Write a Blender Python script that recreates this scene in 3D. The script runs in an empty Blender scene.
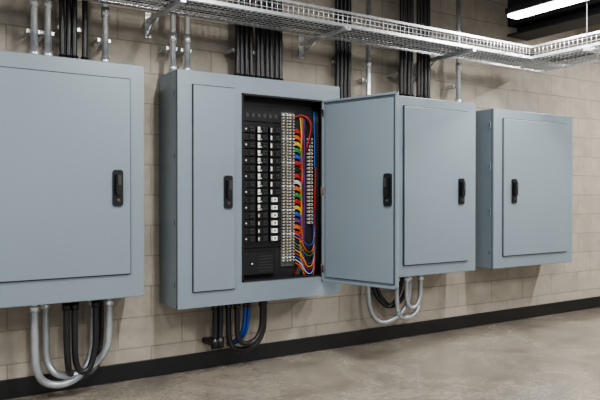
import bpy, bmesh, math, random
from mathutils import Vector, Matrix
random.seed(7)
SC = bpy.context.scene

# ------------------------------------------------------------ materials
def new_mat(name):
    m = bpy.data.materials.new(name); m.use_nodes = True
    nt = m.node_tree; b = nt.nodes['Principled BSDF']
    return m, nt, b
def ramp(nt, c0, c1, p0=0.3, p1=0.7):
    r = nt.nodes.new('ShaderNodeValToRGB')
    r.color_ramp.elements[0].position = p0; r.color_ramp.elements[1].position = p1
    r.color_ramp.elements[0].color = (*c0, 1); r.color_ramp.elements[1].color = (*c1, 1)
    return r
def mat(name, col, rough=0.5, metal=0.0, var=0.06, scale=6.0, bump=0.0, bscale=200, coat=0.0):
    m, nt, b = new_mat(name)
    tc = nt.nodes.new('ShaderNodeTexCoord')
    n = nt.nodes.new('ShaderNodeTexNoise'); n.inputs['Scale'].default_value = scale; n.inputs['Detail'].default_value = 5
    nt.links.new(tc.outputs['Object'], n.inputs['Vector'])
    r = ramp(nt, [c*(1-var) for c in col], [min(1, c*(1+var)) for c in col])
    nt.links.new(n.outputs['Fac'], r.inputs['Fac']); nt.links.new(r.outputs['Color'], b.inputs['Base Color'])
    b.inputs['Roughness'].default_value = rough; b.inputs['Metallic'].default_value = metal
    b.inputs['Coat Weight'].default_value = coat
    if bump:
        n2 = nt.nodes.new('ShaderNodeTexNoise'); n2.inputs['Scale'].default_value = bscale
        nt.links.new(tc.outputs['Object'], n2.inputs['Vector'])
        bp = nt.nodes.new('ShaderNodeBump'); bp.inputs['Strength'].default_value = bump; bp.inputs['Distance'].default_value = 0.002
        nt.links.new(n2.outputs['Fac'], bp.inputs['Height']); nt.links.new(bp.outputs['Normal'], b.inputs['Normal'])
    return m
def emis(name, col, s):
    m, nt, b = new_mat(name)
    b.inputs['Base Color'].default_value = (*col, 1); b.inputs['Emission Color'].default_value = (*col, 1)
    b.inputs['Emission Strength'].default_value = s
    return m
def block_mat(name, axis):
    m, nt, b = new_mat(name); L = nt.links.new
    tc = nt.nodes.new('ShaderNodeTexCoord'); s = nt.nodes.new('ShaderNodeSeparateXYZ'); c = nt.nodes.new('ShaderNodeCombineXYZ')
    L(tc.outputs['Object'], s.inputs[0]); L(s.outputs[axis], c.inputs[0]); L(s.outputs[2], c.inputs[1])
    br = nt.nodes.new('ShaderNodeTexBrick')
    br.inputs['Scale'].default_value = 1; br.inputs['Brick Width'].default_value = 0.44; br.inputs['Row Height'].default_value = 0.2
    br.inputs['Mortar Size'].default_value = 0.0045; br.inputs['Mortar Smooth'].default_value = 0.4; br.inputs['Bias'].default_value = 0
    br.inputs['Color1'].default_value = (0.345, 0.312, 0.262, 1); br.inputs['Color2'].default_value = (0.315, 0.285, 0.240, 1)
    br.inputs['Mortar'].default_value = (0.245, 0.222, 0.188, 1)
    L(c.outputs[0], br.inputs['Vector'])
    n = nt.nodes.new('ShaderNodeTexNoise'); n.inputs['Scale'].default_value = 5; n.inputs['Detail'].default_value = 8; n.inputs['Roughness'].default_value = 0.7
    L(tc.outputs['Object'], n.inputs['Vector'])
    r = ramp(nt, (0.80, 0.79, 0.78), (1.13, 1.13, 1.13), 0.3, 0.7); L(n.outputs['Fac'], r.inputs['Fac'])
    mx = nt.nodes.new('ShaderNodeMix'); mx.data_type = 'RGBA'; mx.blend_type = 'MULTIPLY'; mx.inputs[0].default_value = 1
    L(br.outputs['Color'], mx.inputs[6]); L(r.outputs['Color'], mx.inputs[7]); L(mx.outputs[2], b.inputs['Base Color'])
    n2 = nt.nodes.new('ShaderNodeTexNoise'); n2.inputs['Scale'].default_value = 90; n2.inputs['Detail'].default_value = 4
    L(tc.outputs['Object'], n2.inputs['Vector'])
    ma = nt.nodes.new('ShaderNodeMath'); ma.operation = 'MULTIPLY_ADD'; ma.inputs[1].default_value = 0.3
    inv = nt.nodes.new('ShaderNodeMath'); inv.operation = 'SUBTRACT'; inv.inputs[0].default_value = 1
    L(br.outputs['Fac'], inv.inputs[1]); L(n2.outputs['Fac'], ma.inputs[0]); L(inv.outputs[0], ma.inputs[2])
    bp = nt.nodes.new('ShaderNodeBump'); bp.inputs['Strength'].default_value = 0.6; bp.inputs['Distance'].default_value = 0.004
    L(ma.outputs[0], bp.inputs['Height']); L(bp.outputs['Normal'], b.inputs['Normal'])
    b.inputs['Roughness'].default_value = 0.7
    return m
def floor_mat():
    m, nt, b = new_mat('polished_concrete'); L = nt.links.new
    tc = nt.nodes.new('ShaderNodeTexCoord')
    n = nt.nodes.new('ShaderNodeTexNoise'); n.inputs['Scale'].default_value = 1.5; n.inputs['Detail'].default_value = 12; n.inputs['Roughness'].default_value = 0.68; n.inputs['Distortion'].default_value = 0.6
    L(tc.outputs['Object'], n.inputs['Vector'])
    r = ramp(nt, (0.135, 0.117, 0.095), (0.30, 0.268, 0.222), 0.34, 0.66); L(n.outputs['Fac'], r.inputs['Fac'])
    n3 = nt.nodes.new('ShaderNodeTexNoise'); n3.inputs['Scale'].default_value = 22; n3.inputs['Detail'].default_value = 8; n3.inputs['Roughness'].default_value = 0.7
    L(tc.outputs['Object'], n3.inputs['Vector'])
    r3 = ramp(nt, (0.74, 0.74, 0.74), (1.16, 1.16, 1.16)); L(n3.outputs['Fac'], r3.inputs['Fac'])
    mx = nt.nodes.new('ShaderNodeMix'); mx.data_type = 'RGBA'; mx.blend_type = 'MULTIPLY'; mx.inputs[0].default_value = 1
    L(r.outputs['Color'], mx.inputs[6]); L(r3.outputs['Color'], mx.inputs[7]); L(mx.outputs[2], b.inputs['Base Color'])
    rr = nt.nodes.new('ShaderNodeMapRange'); rr.inputs[3].default_value = 0.18; rr.inputs[4].default_value = 0.34
    L(n.outputs['Fac'], rr.inputs[0]); L(rr.outputs[0], b.inputs['Roughness'])
    b.inputs['IOR'].default_value = 1.55
    b.inputs['Coat Weight'].default_value = 0.8; b.inputs['Coat Roughness'].default_value = 0.15; b.inputs['Coat IOR'].default_value = 1.55
    bp = nt.nodes.new('ShaderNodeBump'); bp.inputs['Strength'].default_value = 0.05; bp.inputs['Distance'].default_value = 0.01
    L(n.outputs['Fac'], bp.inputs['Height']); L(bp.outputs['Normal'], b.inputs['Normal'])
    return m

M_PAINT = mat('bluegrey_powder_coat', (0.180, 0.221, 0.255), 0.34, 0.12, 0.03, 1.5, 0.05, 400)
M_SEAM = mat('door_seam', (0.02, 0.026, 0.032), 0.8)
M_BLACK = mat('black_plastic', (0.008, 0.008, 0.009), 0.32)
M_RUBBER = mat('black_cable_jacket', (0.010, 0.010, 0.012), 0.38)
M_DARK = mat('dark_backplate', (0.010, 0.010, 0.012), 0.55)
M_GREY = mat('dark_grey_module', (0.028, 0.029, 0.032), 0.45)
M_GALV = mat('galvanised_steel', (0.62, 0.64, 0.66), 0.34, 0.80, 0.15, 30)
M_FLEX = mat('grey_flex_conduit', (0.34, 0.36, 0.38), 0.35, 0.5, 0.1, 30)
M_CHROME = mat('chrome', (0.7, 0.7, 0.7), 0.2, 1.0)
M_ZINC = mat('dull_zinc', (0.12, 0.12, 0.12), 0.5, 0.6)
M_LABEL = mat('white_label', (0.72, 0.73, 0.71), 0.6)
M_TAN = mat('terminal_plastic', (0.42, 0.39, 0.33), 0.5)
M_BASE = mat('baseboard_vinyl', (0.008, 0.008, 0.009), 0.35)
M_BEAM = mat('painted_steel', (0.022, 0.023, 0.025), 0.6)
M_CEIL = mat('dark_ceiling_paint', (0.03, 0.03, 0.032), 0.9)
M_LED = emis('led_diffuser', (1, 0.98, 0.95), 16)
WC = {k: mat('wire_'+k, c, 0.45, 0, 0.02) for k, c in dict(
    red=(0.42, 0.015, 0.015), yellow=(0.60, 0.42, 0.03), green=(0.03, 0.22, 0.06), blue=(0.02, 0.08, 0.38),
    orange=(0.60, 0.12, 0.02), purple=(0.12, 0.03, 0.18), white=(0.5, 0.5, 0.5), black=(0.008, 0.008, 0.008)).items()}
M_BLUEC = mat('blue_cable_jacket', (0.008, 0.045, 0.22), 0.4)

# ------------------------------------------------------------ mesh builder
class MB:
    def __init__(s): s.v = []; s.f = []; s.m = []; s.sm = []; s.mats = []
    def mi(s, m):
        if m not in s.mats: s.mats.append(m)
        return s.mats.index(m)
    def box(s, x0, x1, y0, y1, z0, z1, m, bev=0, seg=2):
        bm = bmesh.new(); bmesh.ops.create_cube(bm, size=1)
        for v in bm.verts:
            v.co = Vector(((x0+x1)/2+v.co.x*(x1-x0), (y0+y1)/2+v.co.y*(y1-y0), (z0+z1)/2+v.co.z*(z1-z0)))
        if bev: bmesh.ops.bevel(bm, geom=list(bm.edges), offset=bev, segments=seg, affect='EDGES', profile=0.5)
        s.add(bm, m, False); bm.free()
    def add(s, bm, m, smooth):
        o = len(s.v); k = s.mi(m); bm.verts.index_update()
        s.v += [v.co.copy() for v in bm.verts]
        for f in bm.faces:
            s.f.append([o+v.index for v in f.verts]); s.m.append(k); s.sm.append(smooth)
    def rplate(s, cx, cz, w, h, y0, y1, r, m, axis_n=5):
        o = len(s.v); k = s.mi(m); pts = []
        for qx, qz, a0 in ((1, 1, 0), (-1, 1, 90), (-1, -1, 180), (1, -1, 270)):
            for i in range(axis_n+1):
                a = math.radians(a0+90*i/axis_n)
                pts.append((cx+qx*(w/2-r)+r*math.cos(a), cz+qz*(h/2-r)+r*math.sin(a)))
        n = len(pts)
        for p in pts: s.v.append(Vector((p[0], y1, p[1])))
        for p in pts: s.v.append(Vector((p[0], y0, p[1])))
        for i in range(n):
            j = (i+1) % n
            s.f.append([o+i, o+j, o+n+j, o+n+i]); s.m.append(k); s.sm.append(False)
        s.f.append([o+i for i in range(n)][::-1]); s.m.append(k); s.sm.append(False)
        s.f.append([o+n+i for i in range(n)]); s.m.append(k); s.sm.append(False)
    def tube(s, pts, r, m, seg=10, smooth_path=True, sub=8, corr=0, pitch=0.012, step=None):
        P = [Vector(p) for p in pts]
        if smooth_path and len(P) > 2:
            Q = []; E = [P[0]*2-P[1]]+P+[P[-1]*2-P[-2]]
            for i in range(1, len(E)-2):
                for j in range(sub):
                    t = j/sub; a, b, c, d = E[i-1], E[i], E[i+1], E[i+2]
                    Q.append(0.5*((2*b)+(c-a)*t+(2*a-5*b+4*c-d)*t*t+(3*b-a-3*c+d)*t**3))
            Q.append(P[-1]); P = Q
        if corr:
            D = [0]
            for i in range(1, len(P)): D.append(D[-1]+(P[i]-P[i-1]).length)
            n = int(D[-1]/(pitch/2)); Q = []; k = 0
            for i in range(n+1):
                d = D[-1]*i/n
                while k < len(D)-2 and D[k+1] < d: k += 1
                t = (d-D[k])/max(1e-9, D[k+1]-D[k]); Q.append(P[k].lerp(P[k+1], t))
            P = Q
        o = len(s.v); k = s.mi(m)
        T = (P[1]-P[0]).normalized(); N = T.orthogonal().normalized()
        for i, p in enumerate(P):
            t = (P[min(i+1, len(P)-1)]-P[max(i-1, 0)]).normalized()
            N = (N-t*N.dot(t)).normalized(); B = t.cross(N)
            rr = r*(1-corr*(i % 2)) if corr else r
            for q in range(seg):
                a = 2*math.pi*q/seg; s.v.append(p+N*(rr*math.cos(a))+B*(rr*math.sin(a)))
        for i in range(len(P)-1):
            for q in range(seg):
                a = o+i*seg+q; b = o+i*seg+(q+1) % seg
                s.f.append([a, b, b+seg, a+seg]); s.m.append(k); s.sm.append(True)
        s.f.append([o+q for q in range(seg)][::-1]); s.m.append(k); s.sm.append(False)
        e = o+(len(P)-1)*seg
        s.f.append([e+q for q in range(seg)]); s.m.append(k); s.sm.append(False)
    def build(s, name, parent=None, origin=(0, 0, 0), rot=0):
        me = bpy.data.meshes.new(name); O = Vector(origin)
        base = O if parent is None else parent.location
        if rot or (parent is not None and origin != (0, 0, 0)): verts = s.v
        else: verts = [v-base for v in s.v]
        me.from_pydata([tuple(v) for v in verts], [], s.f)
        for m in s.mats: me.materials.append(m)
        me.polygons.foreach_set('material_index', s.m); me.polygons.foreach_set('use_smooth', s.sm)
        me.update(); ob = bpy.data.objects.new(name, me); SC.collection.objects.link(ob)
        if parent is None: ob.location = O
        else:
            ob.parent = parent
            if rot or origin != (0, 0, 0): ob.location = O-parent.location; ob.rotation_euler[2] = rot
        return ob
def empty(name, loc):
    e = bpy.data.objects.new(name, None); e.location = loc; e.empty_display_size = 0.1
    SC.collection.objects.link(e); return e

EYE = 1.2
YF = -0.331   # cabinet front plane
YB = -0.022   # cabinet back plane (stands off the wall on mounting channels)

# ------------------------------------------------------------ room
def slab(name, x0, x1, y0, y1, z0, z1, m):
    b = MB(); b.box(x0, x1, y0, y1, z0, z1, m); return b.build(name)
slab('floor', -3, 8, -7, 0.2, -0.1, 0, floor_mat())
slab('wall_back', -3, 8, 0, 0.2, 0, 3.2, block_mat('cmu_back', 0))
slab('wall_right', 8, 8.2, -7, 0.2, -0.1, 3.2, block_mat('cmu_right', 1))
slab('ceiling', -3, 8.2, -7, 0.2, 3.2, 3.3, M_CEIL)
b = MB(); b.box(-3, 8, -0.012, 0, 0, 0.115, M_BASE, 0.003); b.build('baseboard_back')
b = MB(); b.box(7.988, 8, -7, -0.012, 0, 0.115, M_BASE, 0.003); b.build('baseboard_right')
b = MB()
b.box(5.05, 5.35, -6.5, 0, 2.70, 2.72, M_BEAM); b.box(5.19, 5.21, -6.5, 0, 2.72, 3.18, M_BEAM); b.box(5.05, 5.35, -6.5, 0, 3.18, 3.2, M_BEAM)
b.box(5.06, 5.19, -6.5, 0, 2.80, 3.10, M_BEAM)
b.build('steel_beam')

# ------------------------------------------------------------ cabinets
def handle(b, cx, cz, yf, s=-1):
    def yy(a, c):
        p, q = yf+s*a, yf+s*c
        return (min(p, q), max(p, q))
    y = yy(0, 0.012); b.rplate(cx, cz, 0.060, 0.212, y[0], y[1], 0.014, M_BLACK)
    y = yy(0.010, 0.034); b.rplate(cx, cz+0.022, 0.034, 0.125, y[0], y[1], 0.011, M_BLACK)
    y = yy(0.030, 0.042); b.rplate(cx, cz+0.045, 0.020, 0.060, y[0], y[1], 0.008, M_GREY)
    y = yy(0.010, 0.020); b.rplate(cx, cz-0.072, 0.018, 0.018, y[0], y[1], 0.0088, M_ZINC)
    y = yy(0.019, 0.022); b.rplate(cx, cz-0.072, 0.004, 0.012, y[0], y[1], 0.0018, M_BLACK)
def closed_door(par, x0, x1, z0, z1, hx, hz, hinge):
    b = MB()
    b.box(x0-0.006, x1+0.006, YF-0.002, YF+0.001, z0-0.006, z1+0.006, M_SEAM)
    b.box(x0, x1, YF-0.016, YF-0.002, z0, z1, M_PAINT, 0.003)
    b.build('door', par)
    b = MB(); handle(b, hx, hz, YF-0.016); b.build('handle', par)
def side_clips(par, x, z0, z1):
    b = MB(); h = z1-z0
    for t in (0.10, 0.36, 0.64, 0.90):
        z = z0+h*t
        b.box(x-0.004, x+0.001, YF+0.035, YF+0.050, z-0.03, z+0.03, M_PAINT, 0.0015)
        b.box(x-0.0055, x, YF+0.040, YF+0.045, z-0.016, z+0.016, M_SEAM)
    b.build('side_clips', par)
def channels(b, x0, x1, z0, z1):
    for z in (z0+0.12, z1-0.16): b.box(x0+0.03, x1-0.03, YB, -0.0005, z, z+0.04, M_GALV)
def cabinet(x0, x1, z0, z1):
    return empty('electrical_cabinet', ((x0+x1)/2, -0.165, (z0+z1)/2))
def shell(par, x0, x1, z0, z1):
    b = MB(); b.box(x0, x1, YF, YB, z0, z1, M_PAINT, 0.005)
    b.box(x0-0.0015, x1+0.0015, YF+0.018, YF+0.021, z0-0.0015, z1+0.0015, M_SEAM)
    channels(b, x0, x1, z0, z1)
    b.build('body', par)

c = cabinet(-0.05, 1.379, EYE-0.612, EYE+0.781)
shell(c, -0.05, 1.379, EYE-0.612, EYE+0.781)
closed_door(c, 0.03, 1.287, EYE-0.468, EYE+0.688, 1.210, EYE+0.042, 'L')
c = cabinet(3.40, 4.262, EYE-0.637, EYE+0.770)
shell(c, 3.40, 4.262, EYE-0.637, EYE+0.770)
closed_door(c, 3.455, 4.16, EYE-0.545, EYE+0.69, 4.07, EYE+0.03, 'L')
c = cabinet(4.485, 5.589, EYE-0.637, EYE+0.746)
shell(c, 4.485, 5.589, EYE-0.637, EYE+0.746)
closed_door(c, 4.60, 5.49, EYE-0.53, EYE+0.665, 4.725, EYE+0.035, 'R')
side_clips(c, 4.485, EYE-0.637, EYE+0.746)

# open cabinet
X0, X1, Z0, Z1 = 1.593, 2.842, EYE-0.715, EYE+0.784
OX0, OX1, OZ0, OZ1 = 2.042, 2.684, EYE-0.575, EYE+0.672
P = cabinet(X0, X1, Z0, Z1)
b = MB(); t = 0.012; yk = YB-t
b.box(X0, X1, yk, YB, Z0, Z1, M_PAINT)
b.box(X0, X0+t, YF, yk, Z0, Z1, M_PAINT); b.box(X1-t, X1, YF, yk, Z0, Z1, M_PAINT)
b.box(X0+t, X1-t, YF, yk, Z1-t, Z1, M_PAINT); b.box(X0+t, X1-t, YF, yk, Z0, Z0+t, M_PAINT)
b.box(X0+t, OX0, YF, YF+t, Z0+t, Z1-t, M_PAINT); b.box(OX1, X1-t, YF, YF+t, Z0+t, Z1-t, M_PAINT)
b.box(OX0, OX1, YF, YF+t, OZ1, Z1-t, M_PAINT); b.box(OX0, OX1, YF, YF+t, Z0+t, OZ0, M_PAINT)
b.box(X0-0.0015, X0+0.002, YF+0.018, YF+0.021, Z0, Z1, M_SEAM)
channels(b, X0, X1, Z0, Z1)
b.build('body', P)
closed_door(P, 1.694, 1.985, EYE-0.612, EYE+0.695, 1.932, EYE+0.02, 'L')
side_clips(P, X0, Z0, Z1)
b = MB()
b.box(OX0-0.02, OX1+0.08, -0.235, -0.225, OZ0-0.03, OZ1+0.03, M_DARK)
b.box(OX0-0.02, OX0-0.005, YF+t, -0.225, OZ0-0.03, OZ1+0.03, M_DARK)
b.box(OX1+0.065, OX1+0.08, YF+t, -0.225, OZ0-0.03, OZ1+0.03, M_DARK)
b.box(OX0-0.02, OX1+0.08, YF+t, -0.225, OZ1+0.01, OZ1+0.03, M_DARK)
b.box(OX0-0.02, OX1+0.08, YF+t, -0.225, OZ0-0.03, OZ0-0.01, M_DARK)
g = 0.012
b.box(OX0, OX0+g, YF-0.006, YF+0.01, OZ0, OZ1, M_BLACK); b.box(OX1-g*0.6, OX1, YF-0.004, YF+0.01, OZ0, OZ1, M_BLACK)
b.box(OX0, OX1, YF-0.006, YF+0.01, OZ1-g, OZ1, M_BLACK); b.box(OX0, OX1, YF-0.006, YF+0.01, OZ0, OZ0+g, M_BLACK)
b.build('interior_liner', P)

# breakers
b = MB(); yb = -0.235
b.box(2.075, 2.40, yb-0.012, yb, EYE-0.36, EYE+0.60, M_BLACK, 0.003)
b.box(2.085, 2.39, yb-0.022, yb-0.012, EYE+0.50, EYE+0.585, M_BLACK, 0.004)
for k in range(6): b.box(2.11+k*0.045, 2.135+k*0.045, yb-0.025, yb-0.021, EYE+0.53, EYE+0.555, M_GREY)
rows = 15; pz = 0.053
for r in range(rows):
    z = EYE+0.445-r*pz
    for ci, (xa, xb) in enumerate(((2.085, 2.175), (2.190, 2.275), (2.290, 2.380))):
        b.box(xa, xb, yb-0.045, yb-0.010, z-0.0235, z+0.0235, M_BLACK, 0.003)
        xm = xa+(xb-xa)*0.66
        b.box(xm-0.016, xm+0.016, yb-0.056, yb-0.045, z-0.013, z+0.013, M_GREY, 0.002)
        b.box(xm-0.010, xm+0.010, yb-0.064, yb-0.056, z+0.001, z+0.008, M_BLACK, 0.002)
        if ci == 0:
            if r % 2 == 0: b.box(xa+0.012, xa+0.022, yb-0.0465, yb-0.045, z-0.004, z+0.005, M_LABEL)
        elif ci == 1 and r < 11:
            b.box(xa+0.002, xa+0.020, yb-0.0465, yb-0.045, z-0.019, z+0.018, M_LABEL)
            b.box(xa+0.006, xa+0.016, yb-0.0475, yb-0.0463, z-0.008, z-0.002, M_BLACK)
            b.box(xa+0.026, xa+0.034, yb-0.0465, yb-0.045, z-0.016, z-0.008, M_TAN)
        elif ci == 1:
            b.box(xa+0.004, xa+0.016, yb-0.0465, yb-0.045, z-0.012, z+0.010, M_TAN)
        elif r >= 9:
            b.box(xa+0.006, xa+0.044, yb-0.067, yb-0.044, z-0.015, z+0.015, M_LABEL)
            b.box(xa+0.018, xa+0.030, yb-0.068, yb-0.0665, z-0.006, z+0.007, M_BLACK)
        else:
            b.box(xa+0.003, xa+0.014, yb-0.0465, yb-0.045, z-0.015, z+0.015, M_LABEL if r % 3 else M_TAN)
b.box(2.08, 2.33, yb-0.040, yb, EYE-0.545, EYE-0.385, M_BLACK, 0.006)
for k in range(6): b.box(2.20, 2.31, yb-0.042, yb-0.039, EYE-0.52+k*0.02, EYE-0.514+k*0.02, M_GREY)
b.box(2.145, 2.155, yb-0.042, yb-0.039, EYE-0.47, EYE-0.46, M_LABEL)
b.build('circuit_breakers', P)
# terminal strips
b = MB()
b.box(2.395, 2.502, yb-0.012, yb, EYE-0.50, EYE+0.58, M_ZINC)
n = 50
for i in range(n):
    z = EYE+0.56-i*(1.04/n)
    for xa in (2.402, 2.456):
        b.box(xa, xa+0.038, yb-0.034, yb-0.010, z-0.0062, z+0.0062, M_TAN if i % 8 else M_LABEL, 0.0015, 1)
        b.box(xa+0.010, xa+0.027, yb-0.0355, yb-0.033, z-0.0045, z+0.0045, M_BLACK)
for i in range(24):
    z = EYE+0.40-i*0.026
    b.box(2.618, 2.652, yb-0.03, yb, z-0.008, z+0.008, M_TAN, 0.0015, 1)
    b.box(2.628, 2.641, yb-0.0315, yb-0.029, z-0.005, z+0.005, M_BLACK)
b.build('terminal_strips', P)
# wiring
b = MB(); order = ['red', 'orange', 'yellow', 'green', 'blue', 'red', 'black', 'red', 'white', 'orange', 'green', 'red', 'yellow', 'blue', 'purple', 'orange']
for gidx in range(17):
    cc = order[gidx % len(order)]; zc = EYE+0.46-gidx*0.045
    for j in range(3):
        z = zc-j*0.0090
        b.tube([(2.497, yb-0.024, z), (2.512, yb-0.036, z+0.002), (2.532, yb-0.038, z-0.008), (2.550, yb-0.026, z-0.024), (2.556+random.uniform(-.004, .004), yb-0.012, z-0.055)], 0.0036, WC[cc], 6, True, 4)
tr = ['black', 'red', 'green', 'blue', 'black', 'yellow', 'orange', 'black', 'purple', 'black']
for i, cc in enumerate(tr):
    x = 2.556+0.0095*(i % 5); y = yb-0.006-0.010*(i//5); p = []
    for k in range(9):
        p.append((x+random.uniform(-.005, .005), y+random.uniform(-.003, .003), EYE+0.56-k*0.11))
    xe = 2.50+0.016*i; p.append((x-0.005, y-0.008, EYE-0.44)); p.append(((x+xe)/2, y-0.008, EYE-0.51)); p.append((xe, y, EYE-0.57))
    b.tube(p, 0.0036, WC[cc], 6, True, 5)
for i in range(10):
    cc = ['blue', 'orange', 'black', 'green', 'purple', 'yellow', 'red', 'blue', 'white', 'orange'][i]
    z = EYE-0.27-i*0.023; xs = 2.50; dr = random.uniform(-.03, .02)
    b.tube([(xs, yb-0.03, z), (2.535, yb-0.050, z-0.03), (2.59, yb-0.050, z-0.10+dr), (2.65, yb-0.03, z-0.09+dr), (2.675, yb-0.02, z+0.02+dr), (2.68, yb-0.015, z+0.20)], 0.0030, WC[cc], 6, True, 5)
for i in range(2):
    cc = ['red', 'black'][i]; x = 2.60+i*0.014
    b.tube([(x, yb-0.02, EYE+0.32), (x+0.02, yb-0.05, EYE+0.46), (x+0.01, yb-0.05, EYE+0.53), (x-0.04, yb-0.03, EYE+0.565), (x-0.10, yb-0.02, EYE+0.55)], 0.0050, WC[cc], 6, True, 5)
for i in range(9):
    cc = ['black', 'red', 'black', 'black', 'black', 'blue', 'black', 'black', 'black'][i]
    x = 2.668+0.010*(i % 5)
    b.tube([(x, yb-0.012-0.01*(i//5), EYE+0.60), (x+.005, yb-0.02, EYE+0.2), (x-.004, yb-0.02, EYE-0.1), (x, yb-0.015, EYE-0.56)], 0.0045, WC[cc], 6, True, 5)
b.build('wiring', P)
# open door
hx, hy = 2.690, YF-0.008; W = 0.640; dz0, dz1 = EYE-0.612, EYE+0.669
b = MB()
zz0, zz1 = dz0-P.location.z, dz1-P.location.z
b.box(0, W, 0, 0.004, zz0, zz1, M_PAINT)
r = 0.016
b.box(0, r, -0.018, 0.004, zz0, zz1, M_PAINT, 0.003); b.box(W-r, W, -0.018, 0.004, zz0, zz1, M_PAINT, 0.003)
b.box(0, W, -0.018, 0.004, zz0, zz0+r, M_PAINT, 0.003); b.box(0, W, -0.018, 0.004, zz1-r, zz1, M_PAINT, 0.003)
b.box(0.030, W-0.030, -0.0045, 0, zz0+0.03, zz1-0.03, M_SEAM)
b.box(0.033, W-0.033, -0.013, 0, zz0+0.033, zz1-0.033, M_PAINT, 0.003)
rot = math.atan2(-0.617, 0.162)
def place(b, name):
    return b.build(name, P, (hx, hy, P.location.z), rot)
place(b, 'open_door')
b = MB(); handle(b, W-0.072, EYE+0.035-P.location.z, -0.013, -1); handle(b, W-0.072, EYE+0.035-P.location.z, 0.004, 1); place(b, 'open_door_handle')
b = MB()
for z in (zz0+0.09, (zz0+zz1)/2, zz1-0.09):
    b.tube([(-0.002, -0.010, z-0.032), (-0.002, -0.010, z+0.032)], 0.008, M_CHROME, 10, False)
    b.box(0.0, 0.024, -0.021, -0.017, z-0.026, z+0.026, M_CHROME, 0.001)
place(b, 'hinges')

# ------------------------------------------------------------ conduits and cables
YC = -0.165
def fitting(b, x, y, z, r, up=1, m=M_GALV):
    b.tube([(x, y, z), (x, y, z+up*0.012)], r*1.75, m, 8, False)
    b.tube([(x, y, z+up*0.012), (x, y, z+up*0.055)], r*1.35, m, 12, False)
def strut(b, x0, x1, y, z, h=0.022):
    b.box(x0, x1, y, y+0.012, z, z+h, M_GALV, 0.001)
    for x in (x0+0.008, x1-0.008): b.box(x-0.007, x+0.007, y+0.010, 0, z+0.002, z+h-0.002, M_GALV)
def conduit(x, z, r=0.017, y=YC, top=3.2, couple=0.30):
    b = MB(); b.tube([(x, y, z), (x, y, top)], r, M_GALV, 14, False); fitting(b, x, y, z, r)
    if couple: b.tube([(x, y, z+couple), (x, y, z+couple+0.06)], r*1.3, M_GALV, 14, False)
    strut(b, x-r*2, x+r*2, y+r, z+0.155)
    b.build('electrical_conduit', None, (x, y, z))
def cables(xs, z, r=0.014, y=YC, top=3.2):
    b = MB()
    for i, x in enumerate(xs):
        yy = y+(i % 2)*0.006
        b.tube([(x, yy, z), (x+random.uniform(-.005, .005), yy, z+0.25), (x+random.uniform(-.008, .008), yy, z+0.6), (x, yy, top)], r, M_RUBBER, 10, True, 6)
        b.tube([(x, yy, z), (x, yy, z+0.045)], r*1.35, M_BLACK, 10, False)
    strut(b, min(xs)-0.02, max(xs)+0.02, y+r+0.008, z+0.20)
    b.build('power_cable_bundle', None, (xs[0], y, z))
zt1 = EYE+0.781; zt2 = EYE+0.784; zt3 = EYE+0.77; zt4 = EYE+0.746
conduit(0.785, zt1, 0.020); conduit(0.860, zt1, 0.020); conduit(1.193, zt1, 0.020)
cables([0.940, 0.975, 1.010, 1.070], zt1, 0.0165)
conduit(1.630, zt2, 0.019, couple=0.2); conduit(1.730, zt2, 0.019, couple=0.2)
cables([2.095, 2.132, 2.170, 2.208], zt2, 0.0165); cables([2.255, 2.292, 2.330, 2.368, 2.406, 2.444], zt2, 0.0165)
cables([3.58, 3.618, 3.656, 3.694], zt3, 0.0165); cables([3.765, 3.803, 3.841, 3.880], zt3, 0.0165)
conduit(4.228, zt3, 0.020)
# bundle that sweeps down the wall behind the open door
b = MB()
for i in range(4):
    x = 3.02+i*0.038; e = 3.42+i*0.036
    b.tube([(x, -0.06, 3.2), (x, -0.06, 2.3), (x, -0.06, 1.9), (x+0.03, -0.06, 1.6), (3.20+i*0.034, -0.06, 1.2), (3.31+i*0.036, -0.045, 0.8), (3.36+i*0.036, -0.06, 0.52), (e-0.01, -0.07, 0.38), (e+0.07, -0.10, 0.30), (e+0.13+0.02*i, -0.13, 0.34), (e+0.17+0.03*i, -0.15, 0.46), (e+0.175+0.03*i, -0.16, EYE-0.637)] if i < 2 else
           [(x, -0.06, 3.2), (x, -0.06, 2.3), (x, -0.06, 1.9), (x+0.08, -0.06, 1.6), (3.30, -0.08, 1.3), (3.41, -0.10, 1.2)], 0.0165, M_RUBBER, 10, True, 8)
strut(b, 2.99, 3.16, -0.042, 2.22)
b.build('power_cable_bundle', None, (3.02, -0.06, 2.0))
b = MB(); x = 3.285
b.tube([(x, -0.11, 3.2), (x, -0.11, 0.62)], 0.019, M_GALV, 14, False); b.tube([(x, -0.11, 2.2), (x, -0.11, 2.26)], 0.025, M_GALV, 14, False)
strut(b, x-.04, x+.04, -0.09, 2.1)
b.tube([(x, -0.11, 0.55), (x, -0.11, 0.64)], 0.026, M_GALV, 12, False)
b.tube([(x, -0.11, 0.62), (x, -0.11, 0.42), (x+0.02, -0.12, 0.28), (x+0.09, -0.13, 0.195), (x+0.20, -0.14, 0.19), (x+0.33, -0.15, 0.26), (x+0.38, -0.165, 0.38), (x+0.385, -0.165, EYE-0.637)], 0.020, M_FLEX, 12, True, 8, 0.13)
fitting(b, x+0.385, -0.165, EYE-0.637, 0.019, -1)
b.build('electrical_conduit', None, (x, -0.11, 1.0))

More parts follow.
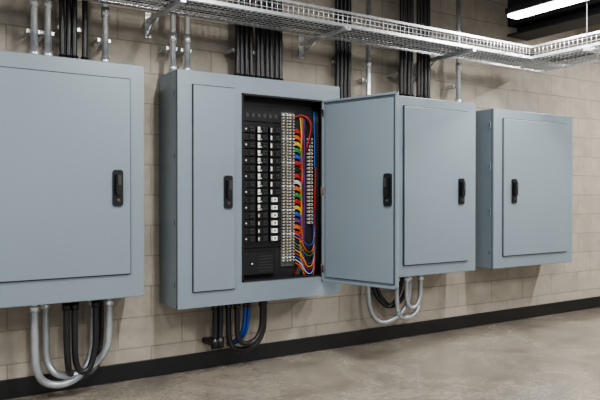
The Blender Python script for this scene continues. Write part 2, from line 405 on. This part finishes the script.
def loop(b, xa, xb, zt, zb, r, m, y=YC, corr=0.0, y2=None, skew=0.0, mf=None):
    y2 = y if y2 is None else y2; ym = (y+y2)/2; w = xb-xa
    b.tube([(xa, y, zt), (xa, y, zt-(zt-zb)*0.45), (xa+w*0.03+skew*.3, y, zb+(zt-zb)*0.22), (xa+w*0.18+skew, ym, zb+(zt-zb)*0.05),
            (xa+w*0.46+skew, ym, zb), (xa+w*0.76+skew, ym, zb+(zt-zb)*0.08), (xa+w*0.96+skew*.3, y2, zb+(zt-zb)*0.30), (xb, y2, zb+(zt-zb)*0.55), (xb, y2, zt)], r, m, 12, True, 8, corr)
    for x, q in ((xa, y), (xb, y2)): fitting(b, x, q, zt, r, -1, mf or M_GALV)
zb1 = EYE-0.612
b = MB()
loop(b, 0.775, 1.120, zb1, 0.085, 0.023, M_FLEX, -0.20, 0.10, -0.15)
loop(b, 0.850, 1.200, zb1, 0.125, 0.022, M_FLEX, -0.13, 0.10, -0.20, -0.01)
b.build('flexible_conduit', None, (0.9, YC, zb1))
b = MB()
loop(b, 0.940, 1.185, zb1, 0.110, 0.0185, M_RUBBER, -0.25, 0, -0.09, 0, M_BLACK)
loop(b, 0.985, 1.110, zb1, 0.160, 0.0180, M_RUBBER, -0.25, 0, -0.24, 0, M_BLACK)
b.build('power_cable_bundle', None, (1.0, YC, zb1))
zb2 = EYE-0.715
b = MB()
for i, x in enumerate((1.925, 1.965)):
    b.tube([(x, YC, zb2), (x+0.003, YC, 0.34), (x-0.002, YC, 0.20)], 0.0180, M_RUBBER, 10, True, 6)
    fitting(b, x, YC, zb2, 0.0165, -1, M_BLACK)
    b.tube([(x, YC, 0.24), (x, YC, 0.17)], 0.026, M_BLACK, 12, False)
b.box(1.905, 1.985, YC+0.01, 0, 0.180, 0.215, M_BLACK, 0.006)
loop(b, 2.030, 2.320, zb2, 0.130, 0.0190, M_RUBBER, -0.16, 0, -0.14, 0, M_BLACK)
loop(b, 2.075, 2.270, zb2, 0.180, 0.0185, M_RUBBER, -0.20, 0, -0.20, 0, M_BLACK)
b.build('power_cable_bundle', None, (2.0, YC, zb2))
b = MB()
for i, x in enumerate((2.140, 2.168)):
    b.tube([(x, -0.19, zb2), (x, -0.19, 0.38), (x-0.01, -0.17, 0.26), (x-0.05, -0.13, 0.19), (x-0.10, -0.11, 0.17)], 0.013, M_BLUEC, 10, True, 6)
    fitting(b, x, -0.19, zb2, 0.012, -1, M_BLACK)
b.build('data_cable', None, (2.18, YC, zb2))
zb3 = EYE-0.637
b = MB(); loop(b, 3.53, 3.83, zb3, 0.20, 0.020, M_FLEX, -0.17, 0.10, -0.12); loop(b, 3.60, 3.75, zb3, 0.29, 0.018, M_FLEX, -0.21, 0.10, -0.21)
b.build('flexible_conduit', None, (3.7, YC, zb3))

# ------------------------------------------------------------ cable tray (wire basket)
b = MB()
TY0, TY1, TZ, TH = -0.56, -0.22, 2.36, 0.10
def wire(p, q, r=0.0030): b.tube([p, q], r, M_GALV, 5, False)
XA, XB = -1.5, 5.25; PX0, PX1, PY = 4.68, 5.25, -3.2
ny = 8
for i in range(ny+1):
    y = TY0+(TY1-TY0)*i/ny; wire((XA, y, TZ), (XB, y, TZ))
x = XA
while x < XB:
    wire((x, TY0, TZ), (x, TY1, TZ)); wire((x, TY1, TZ), (x, TY1, TZ+TH))
    if x < PX0: wire((x, TY0, TZ), (x, TY0, TZ+TH))
    x += 0.04
for y, xe in ((TY0, PX0), (TY1, XB)):
    for z in (TZ+0.033, TZ+0.066): wire((XA, y, z), (xe, y, z))
    b.box(XA, xe, y-0.004, y+0.004, TZ+TH-0.018, TZ+TH, M_GALV); b.box(XA, xe, y-0.004, y+0.004, TZ-0.008, TZ+0.014, M_GALV)
nx = 11
for i in range(nx+1):
    x = PX0+(PX1-PX0)*i/nx; wire((x, PY, TZ), (x, TY0, TZ))
y = PY
while y < TY1:
    if y < TY0: wire((PX0, y, TZ), (PX1, y, TZ)); wire((PX0, y, TZ), (PX0, y, TZ+TH))
    wire((PX1, y, TZ), (PX1, y, TZ+TH)); y += 0.04
for x, ye in ((PX0, TY0), (PX1, TY1)):
    for z in (TZ+0.033, TZ+0.066): wire((x, PY, z), (x, ye, z))
    b.box(x-0.004, x+0.004, PY, ye, TZ+TH-0.018, TZ+TH, M_GALV); b.box(x-0.004, x+0.004, PY, ye, TZ-0.008, TZ+0.014, M_GALV)
tray = empty('cable_tray', (2, -0.39, TZ)); b.build('wire_basket', tray)
b = MB()
for x in (0.35, 1.52, 2.72, 3.95):
    b.box(x-0.018, x+0.018, -0.60, 0, TZ-0.040, TZ-0.009, M_GALV, 0.002)
    b.box(x-0.020, x+0.020, -0.010, 0, TZ-0.13, TZ+0.04, M_GALV, 0.002)
    b.tube([(x, -0.01, TZ-0.12), (x, -0.20, TZ-0.035)], 0.008, M_GALV, 6, False)
for y in (-1.1, -2.3):
    b.box(PX0-0.05, PX1+0.05, y-0.02, y+0.02, TZ-0.045, TZ-0.009, M_GALV, 0.002)
    for x in (PX0-0.03, PX1+0.03): b.tube([(x, y, TZ-0.05), (x, y, 2.70 if x > 5.05 else 3.2)], 0.005, M_GALV, 6, False)
b.build('support_brackets', tray)
b = MB()
for i, y in enumerate((-0.50, -0.455, -0.41, -0.30)):
    b.tube([(XA, y, TZ+0.018), (1, y+.01, TZ+0.018), (3, y-.01, TZ+0.018), (4.4, y, TZ+0.018), (4.85+.03*i, y-0.18, TZ+0.02), (4.9+.04*i, -1.0, TZ+0.018), (4.9+.04*i, PY, TZ+0.018)], 0.014, M_RUBBER, 8, True, 8)
b.build('laid_cables', tray)

# ------------------------------------------------------------ LED light fixtures
def fixture(x, y0, y1, z, power):
    e = empty('linear_light_fixture', (x, (y0+y1)/2, z))
    b = MB(); b.box(x-0.07, x+0.07, y0, y1, z+0.012, z+0.06, M_BEAM, 0.004); b.box(x-0.03, x+0.03, y0+0.1, y1-0.1, z+0.06, z+0.09, M_BEAM)
    b.build('housing', e)
    b = MB(); b.box(x-0.062, x+0.062, y0+0.015, y1-0.015, z-0.016, z+0.013, M_LED, 0.012); b.build('diffuser', e)
    b = MB()
    for y in (y0+0.2, y1-0.2): b.tube([(x, y, z+0.08), (x, y, 3.2)], 0.004, M_GALV, 6, False)
    b.build('hanger_rods', e)
    l = bpy.data.lights.new('lamp', 'AREA'); l.shape = 'RECTANGLE'; l.size = 0.11; l.size_y = y1-y0-0.04; l.energy = power; l.color = (1, 0.985, 0.96)
    o = bpy.data.objects.new('lamp', l); SC.collection.objects.link(o); o.parent = e; o.location = (0, 0, -0.025)
fixture(4.37, -2.1, -0.60, EYE+1.45, 52)
for x in (-0.8, 1.8): fixture(x, -3.0, -1.5, 2.95, 88)  # unseen fixtures, added for soft even light
for x in (0.5, 3.1, 6.4): fixture(x, -5.2, -3.7, 2.95, 75)  # more fixtures out of view, added to even out the light
fixture(6.6, -2.6, -1.1, 2.95, 120)  # unseen fixture, added for extra light

# ------------------------------------------------------------ world + camera
w = bpy.data.worlds.new('world'); SC.world = w; w.use_nodes = True
bg = w.node_tree.nodes['Background']; bg.inputs[0].default_value = (0.95, 0.97, 1.0, 1); bg.inputs[1].default_value = 0.60

cam = bpy.data.cameras.new('camera'); co = bpy.data.objects.new('camera', cam); SC.collection.objects.link(co)
cam.sensor_width = 36; cam.lens = 36*660/600
co.location = (0, -4.194, EYE); co.rotation_euler = (math.radians(90-0.43), 0, -math.atan2(660, 1020)); cam.clip_start = 0.05
SC.camera = co
SC.view_settings.view_transform = 'AgX'
SC.view_settings.look = 'AgX - Medium High Contrast'
